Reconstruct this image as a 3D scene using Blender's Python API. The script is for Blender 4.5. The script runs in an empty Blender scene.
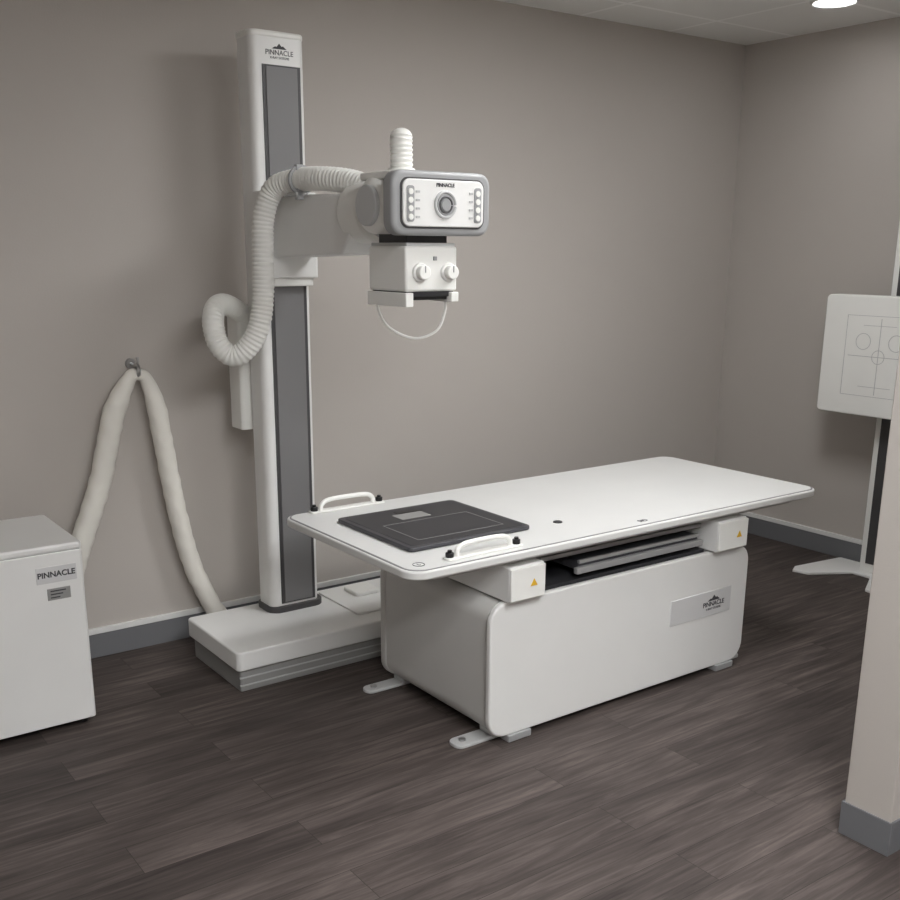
import bpy, bmesh, math, random
import numpy as np
from mathutils import Matrix, Vector
random.seed(4)
scene=bpy.context.scene
scene.view_settings.view_transform='Standard'

# ------------------------------------------------------------------ materials
def srgb(r,g,b):
    f=lambda c:(c/255/12.92) if c/255<=0.04045 else ((c/255+0.055)/1.055)**2.4
    return (f(r),f(g),f(b),1)
def mat(name,col,rough=0.5,metal=0.0,bump=0.0,bscale=200,emit=None,spec=0.5,var=0.03):
    m=bpy.data.materials.new(name); m.use_nodes=True
    nt=m.node_tree; b=nt.nodes['Principled BSDF']
    b.inputs['Roughness'].default_value=rough
    b.inputs['Metallic'].default_value=metal
    b.inputs['Specular IOR Level'].default_value=spec
    tc=nt.nodes.new('ShaderNodeTexCoord')
    n=nt.nodes.new('ShaderNodeTexNoise'); n.inputs['Scale'].default_value=6; n.inputs['Detail'].default_value=3
    nt.links.new(tc.outputs['Object'],n.inputs['Vector'])
    mx=nt.nodes.new('ShaderNodeMix'); mx.data_type='RGBA'
    mx.inputs[6].default_value=tuple(c*(1-var) for c in col[:3])+(1,)
    mx.inputs[7].default_value=tuple(min(1,c*(1+var)) for c in col[:3])+(1,)
    nt.links.new(n.outputs['Fac'],mx.inputs[0]); nt.links.new(mx.outputs[2],b.inputs['Base Color'])
    if bump>0:
        n2=nt.nodes.new('ShaderNodeTexNoise'); n2.inputs['Scale'].default_value=bscale; n2.inputs['Detail'].default_value=4
        nt.links.new(tc.outputs['Object'],n2.inputs['Vector'])
        bp=nt.nodes.new('ShaderNodeBump'); bp.inputs['Strength'].default_value=bump; bp.inputs['Distance'].default_value=0.002
        nt.links.new(n2.outputs['Fac'],bp.inputs['Height']); nt.links.new(bp.outputs['Normal'],b.inputs['Normal'])
    if emit:
        b.inputs['Emission Color'].default_value=emit[0]; b.inputs['Emission Strength'].default_value=emit[1]
    return m
M={}
M['white']=mat('white_enamel',srgb(234,234,232),0.38)
M['top']=mat('laminate_white',srgb(218,218,216),0.4,spec=0.3)
M['side']=mat('panel_offwhite',srgb(203,202,199),0.45)
M['plastic']=mat('ivory_plastic',srgb(240,240,236),0.42)
M['hose']=mat('hose_plastic',srgb(236,236,231),0.45)
M['cloth']=mat('sleeve_cloth',srgb(230,227,219),0.6,bump=0.25,bscale=30)
M['wall']=mat('wall_paint',srgb(188,182,176),0.8,bump=0.2,bscale=160,var=0.015,spec=0.2)
M['trimwhite']=mat('trim_white',srgb(225,225,223),0.5)
M['vinyl']=mat('baseboard_vinyl',srgb(112,113,116),0.5)
M['dark']=mat('charcoal_plastic',srgb(50,50,53),0.45)
M['det']=mat('detector_carbon',srgb(64,64,68),0.42)
M['black']=mat('black_plastic',srgb(22,22,23),0.4)
M['grey']=mat('grey_bezel',srgb(158,159,160),0.4)
M['lgrey']=mat('light_grey',srgb(192,193,193),0.45)
M['strip']=mat('belt_grey',srgb(122,121,122),0.5)
M['stripd']=mat('belt_edge',srgb(70,69,70),0.5)
M['steel']=mat('brushed_steel',srgb(175,175,175),0.3,metal=0.9)
M['tray']=mat('tray_silver',srgb(170,170,170),0.4,metal=0.3)
M['alu']=mat('rail_grey',srgb(152,152,150),0.45,metal=0.1)
M['yellow']=mat('warning_yellow',srgb(225,180,50),0.5)
M['ink']=mat('label_ink',srgb(60,60,64),0.6)
M['tag']=mat('tag_grey',srgb(212,212,212),0.5)
M['line']=mat('marking_grey',srgb(188,188,188),0.6)
M['silver']=mat('rating_label',srgb(150,150,148),0.4)
LC=(0.985,0.992,1,1)
M['lamp']=mat('lamp_lens_main',(1,1,1,1),0.5,emit=(LC,29))
M['lamp2']=mat('lamp_lens_front',(1,1,1,1),0.5,emit=(LC,34))
M['lampc']=mat('downlight_lens',(1,1,1,1),0.5,emit=(LC,28))

def floor_mat():
    m=bpy.data.materials.new('wood_plank_floor'); m.use_nodes=True
    nt=m.node_tree; L=nt.links; N=nt.nodes; b=N['Principled BSDF']
    tc=N.new('ShaderNodeTexCoord')
    br=N.new('ShaderNodeTexBrick'); br.offset=0.37; br.offset_frequency=2
    br.inputs['Scale'].default_value=1; br.inputs['Brick Width'].default_value=1.22; br.inputs['Row Height'].default_value=0.15
    br.inputs['Mortar Size'].default_value=0.0010; br.inputs['Mortar Smooth'].default_value=0.3
    br.inputs['Color1'].default_value=(0.0,0,0,1); br.inputs['Color2'].default_value=(1,1,1,1); br.inputs['Mortar'].default_value=(0.5,0.5,0.5,1)
    L.new(tc.outputs['Object'],br.inputs['Vector'])
    sc=N.new('ShaderNodeVectorMath'); sc.operation='SCALE'; sc.inputs['Scale'].default_value=7.0
    L.new(br.outputs['Color'],sc.inputs[0])
    ad=N.new('ShaderNodeVectorMath'); ad.operation='ADD'
    L.new(tc.outputs['Object'],ad.inputs[0]); L.new(sc.outputs[0],ad.inputs[1])
    mp=N.new('ShaderNodeMapping'); mp.inputs['Scale'].default_value=(1.8,28,1); L.new(ad.outputs[0],mp.inputs['Vector'])
    n1=N.new('ShaderNodeTexNoise'); n1.inputs['Scale'].default_value=1.3; n1.inputs['Detail'].default_value=9; n1.inputs['Roughness'].default_value=0.68; n1.inputs['Distortion'].default_value=0.8
    L.new(mp.outputs[0],n1.inputs['Vector'])
    mp2=N.new('ShaderNodeMapping'); mp2.inputs['Scale'].default_value=(1.2,6,1); L.new(ad.outputs[0],mp2.inputs['Vector'])
    n2=N.new('ShaderNodeTexNoise'); n2.inputs['Scale'].default_value=1.6; n2.inputs['Detail'].default_value=3
    L.new(mp2.outputs[0],n2.inputs['Vector'])
    av=N.new('ShaderNodeMix'); av.data_type='FLOAT'; av.inputs[0].default_value=0.3
    L.new(n1.outputs['Fac'],av.inputs[2]); L.new(n2.outputs['Fac'],av.inputs[3])
    cr=N.new('ShaderNodeValToRGB'); e=cr.color_ramp.elements
    e[0].position=0.33; e[0].color=srgb(54,47,45); e[1].position=0.69; e[1].color=srgb(112,101,97)
    mid=cr.color_ramp.elements.new(0.5); mid.color=srgb(79,71,68)
    L.new(av.outputs[0],cr.inputs[0])
    mr=N.new('ShaderNodeMapRange'); mr.inputs['To Min'].default_value=0.80; mr.inputs['To Max'].default_value=1.12
    L.new(br.outputs['Color'],mr.inputs['Value'])
    mu=N.new('ShaderNodeVectorMath'); mu.operation='SCALE'
    L.new(cr.outputs[0],mu.inputs[0]); L.new(mr.outputs[0],mu.inputs['Scale'])
    mx=N.new('ShaderNodeMix'); mx.data_type='RGBA'; mx.inputs[7].default_value=srgb(46,41,39)
    L.new(br.outputs['Fac'],mx.inputs[0]); L.new(mu.outputs[0],mx.inputs[6]); L.new(mx.outputs[2],b.inputs['Base Color'])
    b.inputs['Roughness'].default_value=0.58; b.inputs['Specular IOR Level'].default_value=0.25
    bp=N.new('ShaderNodeBump'); bp.inputs['Strength'].default_value=0.12; bp.inputs['Distance'].default_value=0.002
    L.new(n1.outputs['Fac'],bp.inputs['Height']); L.new(bp.outputs['Normal'],b.inputs['Normal'])
    return m
def ceil_mat():
    m=bpy.data.materials.new('ceiling_tile'); m.use_nodes=True
    nt=m.node_tree; L=nt.links; N=nt.nodes; b=N['Principled BSDF']
    tc=N.new('ShaderNodeTexCoord')
    br=N.new('ShaderNodeTexBrick'); br.offset=0.0
    br.inputs['Scale'].default_value=1; br.inputs['Brick Width'].default_value=0.61; br.inputs['Row Height'].default_value=0.61
    br.inputs['Mortar Size'].default_value=0.012; br.inputs['Mortar Smooth'].default_value=0.1
    c=srgb(236,235,232)
    br.inputs['Color1'].default_value=c; br.inputs['Color2'].default_value=srgb(232,231,228); br.inputs['Mortar'].default_value=srgb(248,247,245)
    L.new(tc.outputs['Object'],br.inputs['Vector']); L.new(br.outputs['Color'],b.inputs['Base Color'])
    n=N.new('ShaderNodeTexNoise'); n.inputs['Scale'].default_value=120
    L.new(tc.outputs['Object'],n.inputs['Vector'])
    bp=N.new('ShaderNodeBump'); bp.inputs['Strength'].default_value=0.4; bp.inputs['Distance'].default_value=0.003
    L.new(n.outputs['Fac'],bp.inputs['Height']); L.new(bp.outputs['Normal'],b.inputs['Normal'])
    b.inputs['Roughness'].default_value=0.9
    return m
M['floor']=floor_mat(); M['ceil']=ceil_mat()

# ------------------------------------------------------------------ geometry helpers
def group(name,loc):
    e=bpy.data.objects.new(name,None); e.location=loc; e.empty_display_size=0.1
    scene.collection.objects.link(e); return e
def finish(name,bm,m,parent=None,smooth=True,bevel=0,seg=3):
    bmesh.ops.recalc_face_normals(bm,faces=bm.faces)
    me=bpy.data.meshes.new(name); bm.to_mesh(me); bm.free()
    o=bpy.data.objects.new(name,me); scene.collection.objects.link(o)
    me.materials.append(M[m])
    if bevel>0:
        md=o.modifiers.new('bevel','BEVEL'); md.width=bevel; md.segments=seg; md.limit_method='ANGLE'; md.angle_limit=math.radians(40)
    if smooth:
        for p in me.polygons: p.use_smooth=True
        try: me.set_sharp_from_angle(angle=math.radians(35))
        except Exception: pass
    if parent:
        o.parent=parent; o.matrix_parent_inverse=Matrix.Translation(parent.location).inverted()
    return o
def box(name,x0,x1,y0,y1,z0,z1,m,parent=None,bevel=0.004):
    bm=bmesh.new()
    bmesh.ops.create_cube(bm,size=1,matrix=Matrix.Translation(((x0+x1)/2,(y0+y1)/2,(z0+z1)/2))@Matrix.Diagonal((x1-x0,y1-y0,z1-z0,1)))
    return finish(name,bm,m,parent,bevel=bevel,smooth=bevel>0)
def rrect(a0,a1,b0,b1,r,n=8):
    if not isinstance(r,(tuple,list)): r=(r,)*4
    pts=[]
    for (cx_,cy_,st),rr in zip([(a1,b1,0),(a0,b1,90),(a0,b0,180),(a1,b0,270)],r):
        sx=-1 if cx_==a1 else 1; sy=-1 if cy_==b1 else 1
        if rr<=0: pts.append((cx_,cy_)); continue
        ox,oy=cx_+sx*rr,cy_+sy*rr
        for i in range(n+1):
            t=math.radians(st+90*i/n); pts.append((ox+rr*math.cos(t),oy+rr*math.sin(t)))
    return pts
def prism(name,pts,axis,d0,d1,m,parent=None,bevel=0.0,seg=3):
    def P(a,b,d): return {'x':(d,a,b),'y':(a,d,b),'z':(a,b,d)}[axis]
    bm=bmesh.new()
    v0=[bm.verts.new(P(a,b,d0)) for a,b in pts]; v1=[bm.verts.new(P(a,b,d1)) for a,b in pts]
    bm.faces.new(v0); bm.faces.new(v1[::-1]); n=len(pts)
    for i in range(n): bm.faces.new((v0[i],v0[(i+1)%n],v1[(i+1)%n],v1[i]))
    return finish(name,bm,m,parent,bevel=bevel,seg=seg)
def cyl(name,p0,p1,r,m,parent=None,r2=None,seg=40,bevel=0.0):
    p0,p1=Vector(p0),Vector(p1); d=p1-p0
    bm=bmesh.new()
    q=d.to_track_quat('Z','Y').to_matrix().to_4x4()
    bmesh.ops.create_cone(bm,cap_ends=True,segments=seg,radius1=r,radius2=r if r2 is None else r2,depth=d.length,matrix=Matrix.Translation((p0+p1)/2)@q)
    return finish(name,bm,m,parent,bevel=bevel)
def catmull(pts,step=0.004):
    P=[Vector(p) for p in pts]; P=[P[0]*2-P[1]]+P+[P[-1]*2-P[-2]]
    dense=[]
    for i in range(1,len(P)-2):
        a,b,c,d=P[i-1:i+3]
        for k in range(60):
            t=k/60
            dense.append(0.5*((2*b)+(c-a)*t+(2*a-5*b+4*c-d)*t*t+(3*b-a-3*c+d)*t**3))
    dense.append(P[-2]); out=[dense[0]]; acc=0
    for a,b in zip(dense,dense[1:]):
        acc+=(b-a).length
        if acc>=step: out.append(b); acc=0
    return out
def sweep(name,pts,rad,m,parent=None,step=0.004,seg=20,flat=1.0,wr=0.0):
    C=catmull(pts,step); n=len(C); bm=bmesh.new(); rings=[]
    T=(C[1]-C[0]).normalized(); up=Vector((0,0,1)) if abs(T.z)<0.9 else Vector((0,1,0))
    N=(up-T*up.dot(T)).normalized(); s=0
    for i,p in enumerate(C):
        T2=(C[min(i+1,n-1)]-C[max(i-1,0)]).normalized()
        N=(N-T2*N.dot(T2)).normalized(); B=T2.cross(N)
        if i: s+=(C[i]-C[i-1]).length
        r=rad(s,i/(n-1)) if callable(rad) else rad
        ring=[]
        for k in range(seg):
            a=2*math.pi*k/seg
            rr=r
            if wr: rr*=1+wr*(math.sin(s*70+3*a)+0.8*math.sin(s*113-2*a+1.3)+0.6*math.sin(s*41+a))
            off=N*math.cos(a)*rr+B*math.sin(a)*rr
            off.y*=flat
            ring.append(bm.verts.new(p+off))
        rings.append(ring)
    for a,b in zip(rings,rings[1:]):
        for k in range(seg): bm.faces.new((a[k],a[(k+1)%seg],b[(k+1)%seg],b[k]))
    bm.faces.new(rings[0][::-1]); bm.faces.new(rings[-1])
    return finish(name,bm,m,parent)
def torus(name,c,R,r,axis,m,parent=None,seg=40,a0=0,a1=360):
    pts=[]
    for i in range(seg+1):
        t=math.radians(a0+(a1-a0)*i/seg); a,b=R*math.cos(t),R*math.sin(t)
        pts.append(Vector(c)+Vector({'x':(0,a,b),'y':(a,0,b),'z':(a,b,0)}[axis]))
    return sweep(name,pts,r,m,parent,step=R*2*math.pi/seg*0.9,seg=8)
def text(name,body,size,loc,facing,m,parent=None,bold=0.0,sx=1.0):
    cu=bpy.data.curves.new(name,'FONT'); cu.body=body; cu.size=size; cu.align_x='CENTER'; cu.align_y='CENTER'; cu.extrude=0.0006; cu.offset=bold
    tmp=bpy.data.objects.new('tmp',cu); scene.collection.objects.link(tmp)
    dg=bpy.context.evaluated_depsgraph_get(); me=bpy.data.meshes.new_from_object(tmp.evaluated_get(dg))
    bpy.data.objects.remove(tmp)
    R={'-y':Matrix(((1,0,0),(0,0,-1),(0,1,0))),'-x':Matrix(((0,0,-1),(-1,0,0),(0,1,0))),'z':Matrix.Identity(3)}[facing].to_4x4()
    me.transform(Matrix.Translation(loc)@R@Matrix.Diagonal((sx,1,1,1)))
    me.materials.clear(); me.materials.append(M[m])
    o=bpy.data.objects.new(name,me); scene.collection.objects.link(o)
    if parent: o.parent=parent; o.matrix_parent_inverse=Matrix.Translation(parent.location).inverted()
    return o
def mountain(name,x,y,z,s,parent,m='ink'):
    pts=[(x-s,z),(x-0.55*s,z+0.28*s),(x-0.35*s,z+0.22*s),(x,z+0.62*s),(x+0.3*s,z+0.3*s),(x+0.5*s,z+0.36*s),(x+s,z)]
    return prism(name,pts,'y',y-0.0008,y,m,parent)

# ------------------------------------------------------------------ room
WA,WB,CH=3.97,4.88,2.67
X0,Y0=-1.6,-1.8
box('floor',X0-0.1,WB+0.1,Y0-0.1,WA+0.1,-0.1,0,'floor',bevel=0)
box('ceiling',X0-0.1,WB+0.1,Y0-0.1,WA+0.1,CH,CH+0.1,'ceil',bevel=0)
box('wall_back',X0-0.1,WB+0.1,WA,WA+0.1,0,CH,'wall',bevel=0)
box('wall_right',WB,WB+0.1,Y0-0.1,WA,0,CH,'wall',bevel=0)
box('wall_left',X0-0.1,X0,Y0-0.1,WA,0,CH,'wall',bevel=0)
box('wall_front',X0,WB,Y0-0.1,Y0,0,CH,'wall',bevel=0)
def baseboard(name,x0,x1,y0,y1,nx,ny):
    g=group(name,((x0+x1)/2,(y0+y1)/2,0))
    box('vinyl_strip',x0,x1,y0,y1,0,0.100,'vinyl',g,0.002)
    box('caulk_lip',x0-0.003*(nx<0),x1+0.003*(nx>0),y0-0.003*(ny<0),y1+0.003*(ny>0),0.100,0.124,'trimwhite',g,0.002)
baseboard('baseboard_back',X0,WB-0.012,WA-0.012,WA,0,-1)
baseboard('baseboard_right',WB-0.012,WB,Y0,WA,-1,0)
box('wall_partition',2.455,WB,1.31,1.45,0,CH,'wall',bevel=0.003)
g=group('baseboard_partition',(3,1.38,0))
box('vinyl_end',2.449,2.455,1.304,1.456,0,0.10,'vinyl',g,0.001)
box('vinyl_face',2.455,WB-0.012,1.304,1.31,0,0.10,'vinyl',g,0.001)
box('vinyl_rear',2.455,WB-0.012,1.45,1.456,0,0.10,'vinyl',g,0.001)
def troffer(name,x,y,lx,ly,m):
    g=group(name,(x,y,CH))
    box('lens',x-lx/2,x+lx/2,y-ly/2,y+ly/2,CH-0.012,CH-0.006,m,g,0)
    w=0.02
    box('frame_a',x-lx/2-w,x+lx/2+w,y-ly/2-w,y-ly/2,CH-0.014,CH-0.001,'trimwhite',g,0)
    box('frame_b',x-lx/2-w,x+lx/2+w,y+ly/2,y+ly/2+w,CH-0.014,CH-0.001,'trimwhite',g,0)
    box('frame_c',x-lx/2-w,x-lx/2,y-ly/2,y+ly/2,CH-0.014,CH-0.001,'trimwhite',g,0)
    box('frame_d',x+lx/2,x+lx/2+w,y-ly/2,y+ly/2,CH-0.014,CH-0.001,'trimwhite',g,0)
troffer('ceiling_light',2.85,2.15,0.8,0.45,'lamp')
troffer('ceiling_light.001',1.5,0.3,1.16,0.56,'lamp2')
troffer('ceiling_light.002',0.3,-0.6,1.16,0.56,'lamp2')
g=group('recessed_downlight',(4.34,3.06,CH))
cyl('lens',(4.34,3.06,CH-0.008),(4.34,3.06,CH-0.002),0.085,'lampc',g)
torus('trim_ring',(4.34,3.06,CH-0.006),0.095,0.008,'z','trimwhite',g)

# ------------------------------------------------------------------ examination table
T=group('xray_table',(2.6,2.78,0))
bx0,bx1,by0,by1,bz0,bz1=1.95,3.235,2.43,3.10,0.025,0.50
prism('base_body',rrect(bx0+0.010,bx1-0.010,bz0+0.004,bz1-0.002,0.065),'y',by0+0.03,by1-0.03,'side',T,0.002)
prism('base_seam',rrect(bx0+0.016,bx1-0.016,bz0+0.012,bz1-0.01,0.06),'y',by0+0.02,by0+0.032,'stripd',T)
prism('front_panel',rrect(bx0,bx1,bz0,bz1,0.07),'y',by0,by0+0.024,'white',T,0.006)
prism('rear_panel',rrect(bx0+0.004,bx1-0.004,bz0,bz1,0.07),'y',by1-0.032,by1,'side',T,0.006)
TX1=3.592
prism('table_top',rrect(1.612,TX1,2.38,3.21,0.065,10),'z',0.652,0.680,'top',T,0.006)
prism('edge_line',rrect(1.620,TX1-0.008,2.388,3.202,0.058,10),'z',0.679,0.6812,'strip',T)
prism('top_surface',rrect(1.626,TX1-0.014,2.394,3.196,0.052,10),'z',0.680,0.6825,'top',T,0.0005)
prism('under_tray',rrect(1.72,3.50,2.44,3.15,0.03),'z',0.625,0.652,'side',T,0.002)
for i,(a,b) in enumerate([(2.00,2.145),(3.00,3.165)]):
    box('cross_beam_%d'%(i+1),a,b,2.40,3.12,0.505,0.625,'white',T,0.006)
    box('beam_cap_%d'%(i+1),a,b,2.392,2.402,0.51,0.62,'plastic',T,0.004)
    xx=b-0.05
    prism('warning_triangle_%d'%(i+1),[(xx-0.014,0.553),(xx+0.014,0.553),(xx,0.577)],'y',2.3905,2.392,'yellow',T)
box('recess_floor',2.15,3.0,2.46,3.08,0.495,0.508,'dark',T,0)
box('recess_rear',2.15,3.0,2.95,3.10,0.505,0.625,'dark',T,0)
box('bucky_tray',2.36,2.97,2.47,2.94,0.535,0.568,'det',T,0.003)
box('tray_lip',2.34,2.98,2.450,2.47,0.528,0.550,'tray',T,0.003)
box('tray_top_edge',2.36,2.97,2.462,2.475,0.560,0.572,'tray',T,0.002)
box('tray_rail',2.20,3.0,2.48,2.50,0.590,0.605,'tray',T,0.002)
box('logo_plate',2.80,3.14,2.4275,2.431,0.245,0.345,'tag',T,0.002)
mountain('logo_mountain',3.04,2.4272,0.305,0.035,T)
text('logo_text','PINNACLE',0.026,(3.04,2.4270,0.292),'-y','ink',T,0.0004)
text('logo_sub','X-RAY SYSTEMS',0.012,(3.04,2.4270,0.273),'-y','ink',T)
for i,(a,b,c_,d) in enumerate([(1.85,2.10,3.02,3.08),(1.86,2.12,2.475,2.545),(3.10,3.29,2.47,2.54),(3.10,3.32,3.02,3.08)]):
    prism('floor_foot_%d'%(i+1),rrect(a,b,c_,d,0.028),'z',0,0.012,'lgrey',T,0.003)
    box('foot_block_%d'%(i+1),max(a,bx0+0.05),min(b,bx1-0.05),c_-0.01,d,0.012,0.05,'lgrey',T,0.003)
    cyl('foot_bolt_%d'%(i+1),((a+0.04) if a<2 else (b-0.04),(c_+d)/2,0.012),((a+0.04) if a<2 else (b-0.04),(c_+d)/2,0.02),0.012,'steel',T,seg=6)
for k,x in enumerate((2.03,3.08)):
    box('leveller_%d'%(k+1),x,x+0.10,2.422,2.47,0,0.026,'grey',T,0.004)
cyl('centre_mark',(2.36,2.58,0.6825),(2.36,2.58,0.6855),0.016,'dark',T)
text('edge_label','SID',0.03,(2.62,2.425,0.6829),'z','ink',T)
torus('corner_mark',(1.68,2.445,0.683),0.018,0.0012,'z','ink',T,seg=24)
text('corner_label','L',0.02,(1.68,2.445,0.6829),'z','ink',T)
def grip(name,x0,x1,y):
    g=group(name,((x0+x1)/2,y,0.685))
    prism('mount_plate',rrect(x0,x1,y-0.018,y+0.018,0.01),'z',0.683,0.690,'plastic',g,0.002)
    zb=0.715
    sweep('grip_bar',[(x0+0.045,y,0.688),(x0+0.048,y,0.708),(x0+0.075,y,zb+0.008),((x0+x1)/2,y,zb+0.011),(x1-0.075,y,zb+0.008),(x1-0.048,y,0.708),(x1-0.045,y,0.688)],0.0085,'plastic',g,seg=14)
    for k,x in enumerate((x0+0.018,x1-0.018)):
        cyl('knob_%d'%(k+1),(x,y,0.69),(x,y,0.705),0.013,'black',g,bevel=0.002,seg=20)
        cyl('knob_screw_%d'%(k+1),(x,y,0.705),(x,y,0.712),0.007,'black',g,seg=16)
grip('table_hand_grip',1.77,2.07,2.435)
grip('table_hand_grip.001',1.71,2.02,3.175)
D=group('flat_panel_detector',(1.97,2.77,0.6825))
prism('detector_body',rrect(1.725,2.22,2.555,3.015,0.02),'z',0.684,0.698,'det',D,0.004)
prism('detector_face',rrect(1.745,2.20,2.575,2.995,0.012),'z',0.698,0.6990,'dark',D,0.0005)
prism('detector_label',rrect(1.90,2.02,2.86,2.93,0.004),'z',0.699,0.6995,'silver',D)
box('detector_handle_slot',1.93,2.03,2.935,2.965,0.699,0.7,'black',D,0)
for k,(a,b,c_,d) in enumerate([(1.80,2.15,2.62,2.622),(1.80,2.15,2.83,2.832),(1.80,1.802,2.62,2.832),(2.148,2.15,2.62,2.832)]):
    box('field_line_%d'%(k+1),a,b,c_,d,0.699,0.6994,'grey',D,0)
prism('detector_foot',rrect(1.76,2.19,2.575,2.975,0.01),'z',0.6825,0.685,'black',D)

# ------------------------------------------------------------------ tube stand
S=group('xray_tube_stand',(1.88,3.6,0))
prism('floor_rail',rrect(1.475,3.0,3.315,3.75,0.01),'z',0,0.08,'alu',S,0.003)
for k,z in enumerate((0.022,0.052)):
    box('rail_groove_%d'%(k+1),1.472,3.0,3.312,3.32,z,z+0.005,'lgrey',S,0)
prism('rail_cover',rrect(1.46,2.40,3.30,3.775,0.02),'z',0.086,0.160,'white',S,0.006)
prism('rail_gasket',rrect(1.485,2.40,3.32,3.745,0.01),'z',0.079,0.087,'stripd',S)
prism('rail_top_plate',rrect(2.04,2.36,3.40,3.74,0.015),'z',0.159,0.168,'white',S,0.003)
prism('rail_top_clip',rrect(2.14,2.26,3.58,3.70,0.02),'z',0.166,0.185,'plastic',S,0.006)
prism('column_foot_ring',rrect(1.755,2.005,3.605,3.765,0.05),'z',0.158,0.185,'stripd',S,0.004)
prism('column',rrect(1.765,1.985,3.62,3.75,0.03),'z',0.17,2.34,'white',S,0.004)
prism('column_cap',rrect(1.763,1.987,3.618,3.752,0.032),'z',2.325,2.35,'plastic',S,0.008)
def strip(nm,z0,z1):
    box(nm+'_frame',1.808,1.962,3.617,3.622,z0-0.006,z1+0.006,'stripd',S,0.001)
    box(nm+'_belt',1.822,1.948,3.614,3.622,z0,z1,'strip',S,0.001)
strip('lower',0.20,1.50); strip('upper',1.78,2.23)
mountain('cap_mountain',1.88,3.6195,2.29,0.03,S)
text('cap_text','PINNACLE',0.024,(1.88,3.619,2.277),'-y','ink',S)
text('cap_sub','X-RAY SYSTEMS',0.011,(1.88,3.619,2.260),'-y','ink',S)
prism('rear_cable_box',rrect(1.73,1.96,3.75,3.86,0.015),'z',0.90,1.36,'plastic',S,0.004)
prism('carriage',rrect(1.755,1.99,3.56,3.64,0.02),'z',1.49,1.80,'white',S,0.006)
prism('carriage_lower',rrect(1.80,1.975,3.575,3.64,0.015),'z',1.46,1.50,'plastic',S,0.005)
prism('arm_box',[(3.02,1.64),(3.07,1.58),(3.58,1.565),(3.58,1.785),(3.04,1.772),(3.02,1.75)],'x',1.80,1.96,'white',S,0.008)
cyl('swivel_housing',(1.875,2.92,1.715),(1.875,3.07,1.715),0.100,'plastic',S,bevel=0.022,seg=56)
cyl('swivel_ring',(1.88,2.905,1.715),(1.88,2.925,1.715),0.085,'lgrey',S)
cyl('swivel_neck',(1.88,2.82,1.715),(1.88,2.92,1.715),0.06,'plastic',S)
cyl('tube_housing',(1.73,2.78,1.725),(2.03,2.78,1.725),0.083,'plastic',S,bevel=0.02,seg=56)
cyl('tube_end_ring',(1.715,2.78,1.725),(1.735,2.78,1.725),0.06,'lgrey',S,bevel=0.004)
prism('tube_yoke',rrect(1.765,1.995,1.66,1.80,0.03),'y',2.66,2.86,'plastic',S,0.006)
prism('tube_top_shelf',rrect(1.74,1.93,2.67,2.86,0.02),'z',1.80,1.822,'plastic',S,0.005)
cyl('cable_socket',(1.855,2.79,1.79),(1.855,2.79,1.838),0.042,'plastic',S,bevel=0.006)
rib=lambda R,p=0.016,a=0.055: (lambda s,t: R*(1+a*math.sin(2*math.pi*s/p)))
sweep('cable_boot',[(1.855,2.79,1.83),(1.855,2.79,1.87),(1.855,2.792,1.91),(1.857,2.794,1.93)],rib(0.034,0.014),'hose',S,step=0.0025)
bm=bmesh.new(); bmesh.ops.create_uvsphere(bm,u_segments=28,v_segments=16,radius=0.034,matrix=Matrix.Translation((1.857,2.794,1.928))@Matrix.Diagonal((1,1,0.8,1)))
finish('boot_cap',bm,'hose',S)
prism('panel_rear',rrect(1.72,2.03,1.65,1.80,0.03),'y',2.64,2.70,'plastic',S,0.006)
prism('panel_bezel',rrect(1.695,2.055,1.637,1.820,0.04),'y',2.60,2.655,'grey',S,0.012,4)
prism('panel_recess',rrect(1.722,2.028,1.657,1.800,0.028),'y',2.597,2.61,'stripd',S,0.001)
prism('panel_face',rrect(1.728,2.022,1.662,1.795,0.024),'y',2.592,2.61,'white',S,0.003)
torus('dial_ring',(1.878,2.591,1.725),0.036,0.005,'y','lgrey',S)
cyl('dial_disc',(1.878,2.592,1.725),(1.878,2.588,1.725),0.030,'grey',S)
cyl('dial_lens',(1.878,2.589,1.725),(1.878,2.585,1.725),0.017,'grey',S)
torus('dial_inner_ring',(1.878,2.588,1.725),0.022,0.0030,'y','stripd',S)
text('panel_text','PINNACLE',0.014,(1.878,2.5915,1.780),'-y','ink',S,0.0006)
prism('key_strip_left',rrect(1.740,1.766,1.675,1.776,0.008),'y',2.590,2.593,'grey',S)
prism('key_strip_right',rrect(1.985,2.011,1.675,1.776,0.008),'y',2.590,2.593,'grey',S)
for k in range(4):
    z=1.689+0.0235*k
    cyl('button_l_%d'%(k+1),(1.753,2.591,z),(1.753,2.587,z),0.0085,'plastic',S,seg=20)
    cyl('button_r_%d'%(k+1),(1.998,2.591,z),(1.998,2.587,z),0.0085,'plastic',S,seg=20)
    box('button_bar_l_%d'%(k+1),1.772,1.786,2.590,2.593,z-0.003,z+0.003,'line',S,0)
    box('button_bar_r_%d'%(k+1),1.966,1.980,2.590,2.593,z-0.003,z+0.003,'line',S,0)
box('collimator_neck',1.80,1.95,2.68,2.84,1.60,1.655,'dark',S,0.004)
box('collimator_plate',1.785,1.965,2.66,2.86,1.607,1.617,'lgrey',S,0.002)
box('collimator_body',1.775,1.967,2.65,2.86,1.473,1.607,'plastic',S,0.008)
box('collimator_base',1.782,1.96,2.66,2.85,1.457,1.475,'dark',S,0.002)
box('accessory_rail_left',1.772,1.80,2.645,2.865,1.428,1.470,'plastic',S,0.003)
box('accessory_rail_right',1.942,1.970,2.645,2.865,1.440,1.470,'plastic',S,0.003)
box('light_window',1.80,1.942,2.67,2.84,1.447,1.458,'black',S,0.001)
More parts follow.
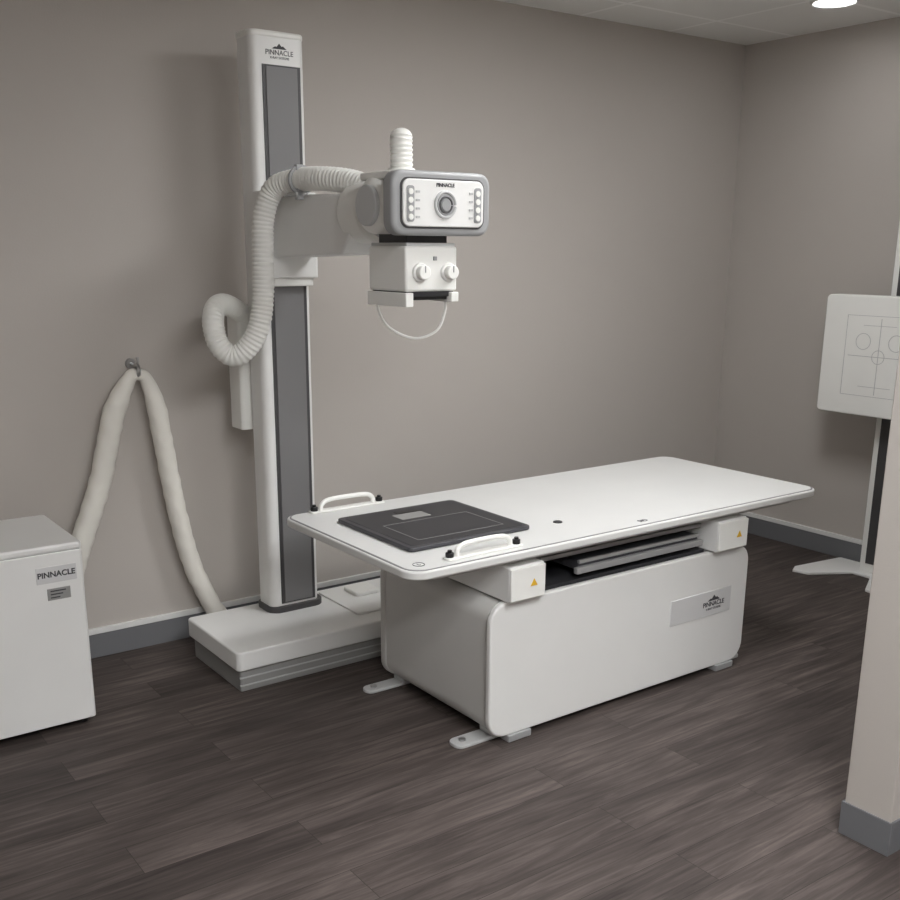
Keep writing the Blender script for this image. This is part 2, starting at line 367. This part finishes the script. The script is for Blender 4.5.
for k,x in enumerate((1.825,1.930)):
    cyl('knob_base_%d'%(k+1),(x,2.652,1.530),(x,2.640,1.530),0.028,'white',S,bevel=0.003)
    cyl('knob_%d'%(k+1),(x,2.642,1.530),(x,2.618,1.530),0.021,'plastic',S,bevel=0.003,seg=24)
    box('knob_pointer_%d'%(k+1),x-0.0015,x+0.0015,2.6165,2.619,1.530,1.549,'grey',S,0)
box('lamp_button',1.875,1.887,2.645,2.651,1.565,1.577,'grey',S,0.001)
sweep('collimator_cable',[(1.785,2.82,1.47),(1.785,2.82,1.41),(1.81,2.79,1.355),(1.87,2.74,1.325),(1.925,2.70,1.35),(1.95,2.69,1.41),(1.95,2.69,1.46)],0.0045,'hose',S,seg=10,step=0.008)
hp=[(1.87,2.98,1.785),(1.84,3.08,1.812),(1.80,3.20,1.825),(1.785,3.33,1.825),(1.745,3.43,1.80),(1.715,3.46,1.71),(1.705,3.46,1.59),(1.70,3.46,1.44),(1.68,3.46,1.33),(1.64,3.48,1.25),(1.595,3.51,1.22),(1.555,3.54,1.26),(1.55,3.57,1.335),(1.585,3.62,1.385),(1.645,3.68,1.395),(1.72,3.74,1.37),(1.78,3.79,1.34)]
sweep('corrugated_hose',hp,rib(0.0385,0.0155,0.045),'hose',S,step=0.0028,seg=24)
torus('hose_clamp',(1.787,3.31,1.825),0.044,0.007,'y','grey',S)
box('hose_bracket',1.76,1.80,3.30,3.56,1.775,1.785,'lgrey',S,0.002)
box('hose_bracket_post',1.765,1.79,3.30,3.32,1.76,1.875,'grey',S,0.003)

# ------------------------------------------------------------------ generator cabinet
G=group('generator_cabinet',(0.65,3.6,0))
prism('cabinet_body',rrect(0.32,0.955,3.36,3.80,0.015),'z',0.030,0.634,'white',G,0.003)
prism('cabinet_lid',rrect(0.32,0.955,3.36,3.80,0.015),'z',0.636,0.66,'white',G,0.007)
prism('lid_gap',rrect(0.325,0.950,3.365,3.79,0.012),'z',0.63,0.64,'lgrey',G)
for k,(x,y) in enumerate([(0.37,3.42),(0.92,3.42),(0.37,3.75),(0.92,3.75)]):
    cyl('foot_%d'%(k+1),(x,y,0),(x,y,0.04),0.02,'black',G,seg=20)
box('name_plate',0.80,0.930,3.3585,3.361,0.535,0.590,'tag',G,0.001)
text('name_text','PINNACLE',0.026,(0.864,3.3582,0.563),'-y','ink',G,0.0008)
box('rating_plate',0.83,0.905,3.3585,3.361,0.475,0.515,'silver',G,0.001)
for k in range(3): box('rating_line_%d'%k,0.84,0.87+0.01*k,3.3578,3.3586,0.482+0.011*k,0.486+0.011*k,'ink',G,0)

# ------------------------------------------------------------------ cable sleeves on hook
K=group('cable_sleeve_bundle',(1.37,3.90,0.3))
cyl('hook_plate',(1.372,3.969,1.165),(1.372,3.955,1.165),0.02,'steel',K)
sweep('hook',[(1.372,3.957,1.165),(1.372,3.90,1.16),(1.372,3.885,1.175),(1.372,3.885,1.20)],0.006,'steel',K,seg=10)
sweep('sleeve_left',[(1.375,3.905,1.13),(1.345,3.90,1.12),(1.30,3.90,1.05),(1.265,3.90,0.97),(1.235,3.90,0.86),(1.195,3.90,0.72),(1.135,3.89,0.58),(1.07,3.88,0.42),(1.03,3.87,0.25),(1.01,3.86,0.06)],
      lambda s,t:0.022+0.020*min(1,s/0.15),'cloth',K,wr=0.028,flat=0.9)
sweep('sleeve_right',[(1.375,3.90,1.13),(1.405,3.90,1.11),(1.435,3.90,1.02),(1.455,3.90,0.88),(1.475,3.90,0.72),(1.50,3.90,0.55),(1.54,3.90,0.36),(1.59,3.90,0.22),(1.635,3.89,0.12),(1.68,3.86,0.05)],
      lambda s,t:0.022+0.016*min(1,s/0.15),'cloth',K,wr=0.025,flat=0.9)
torus('sleeve_tie',(1.372,3.90,1.145),0.022,0.008,'x','steel',K)

# ------------------------------------------------------------------ wall stand
Q=group('wall_bucky_stand',(4.65,2.80,0))
prism('receptor_body',rrect(2.52,3.11,0.83,1.395,0.02),'x',4.60,4.66,'side',Q,0.006)
prism('receptor_front',rrect(2.515,3.105,0.825,1.395,0.022),'x',4.570,4.600,'plastic',Q,0.006)
cy_,cz_=2.80,1.11
for k,(y,z,r_) in enumerate([(cy_,cz_,0.032),(cy_+0.085,cz_+0.07,0.038),(cy_-0.085,cz_+0.07,0.038)]):
    torus('ring_mark_%d'%(k+1),(4.5695,y,z),r_,0.0013,'x','line',Q,seg=32)
def yl(n,y0,y1,z0,z1): box(n,4.5688,4.571,y0,y1,z0,z1,'line',Q,0)
yl('cross_h',2.66,2.96,cz_-0.0013,cz_+0.0013); yl('cross_v',cy_-0.0013,cy_+0.0013,0.93,1.29)
yl('frame_t',2.64,2.98,1.30,1.302); yl('frame_b',2.64,2.98,0.92,0.922); yl('frame_l',2.978,2.98,0.92,1.302); yl('frame_r',2.64,2.642,0.92,1.302)
yl('frame2_t',2.72,2.89,1.255,1.257); yl('frame2_b',2.72,2.89,0.965,0.967)
box('carriage_block',4.66,4.72,2.70,2.91,0.98,1.22,'side',Q,0.006)
prism('stand_column',rrect(4.71,4.80,2.68,2.86,0.012),'z',0.012,2.20,'plastic',Q,0.004)
box('column_channel',4.706,4.712,2.70,2.825,0.06,2.15,'stripd',Q,0.001)
box('column_side_channel',4.73,4.78,2.858,2.862,0.06,2.15,'dark',Q,0.001)
prism('stand_base',[(4.44,3.06),(4.50,3.09),(4.84,3.05),(4.84,2.58),(4.50,2.55),(4.44,2.58),(4.46,2.66),(4.66,2.76),(4.66,2.86),(4.46,2.98)],'z',0,0.014,'white',Q,0.003)
prism('stand_wall_bracket',rrect(2.72,2.84,1.9,1.96,0.005),'x',4.79,WB-0.001,'lgrey',Q,0.002)

# ------------------------------------------------------------------ camera & world
f=1031.8;pi_=math.radians(15.15);ya=math.radians(54.22);ro=math.radians(.28);cx,cy=441,528
F=Vector((math.cos(ya)*math.cos(pi_),math.sin(ya)*math.cos(pi_),-math.sin(pi_)))
r=Vector((math.sin(ya),-math.cos(ya),0)); u=r.cross(F)
r,u=math.cos(ro)*r+math.sin(ro)*u,-math.sin(ro)*r+math.cos(ro)*u
cam=bpy.data.cameras.new('camera'); co=bpy.data.objects.new('camera',cam); scene.collection.objects.link(co)
mw=Matrix.Identity(4)
for i in range(3): mw[i][0]=r[i]; mw[i][1]=u[i]; mw[i][2]=-F[i]
mw[2][3]=1.6
co.matrix_world=mw
cam.sensor_width=36; cam.lens=f*36/900; cam.shift_x=(450-cx)/900; cam.shift_y=(cy-450)/900; cam.clip_start=0.05
scene.camera=co
w=bpy.data.worlds.new('world'); scene.world=w; w.use_nodes=True
w.node_tree.nodes['Background'].inputs[0].default_value=(0.5,0.5,0.5,1); w.node_tree.nodes['Background'].inputs[1].default_value=0.3
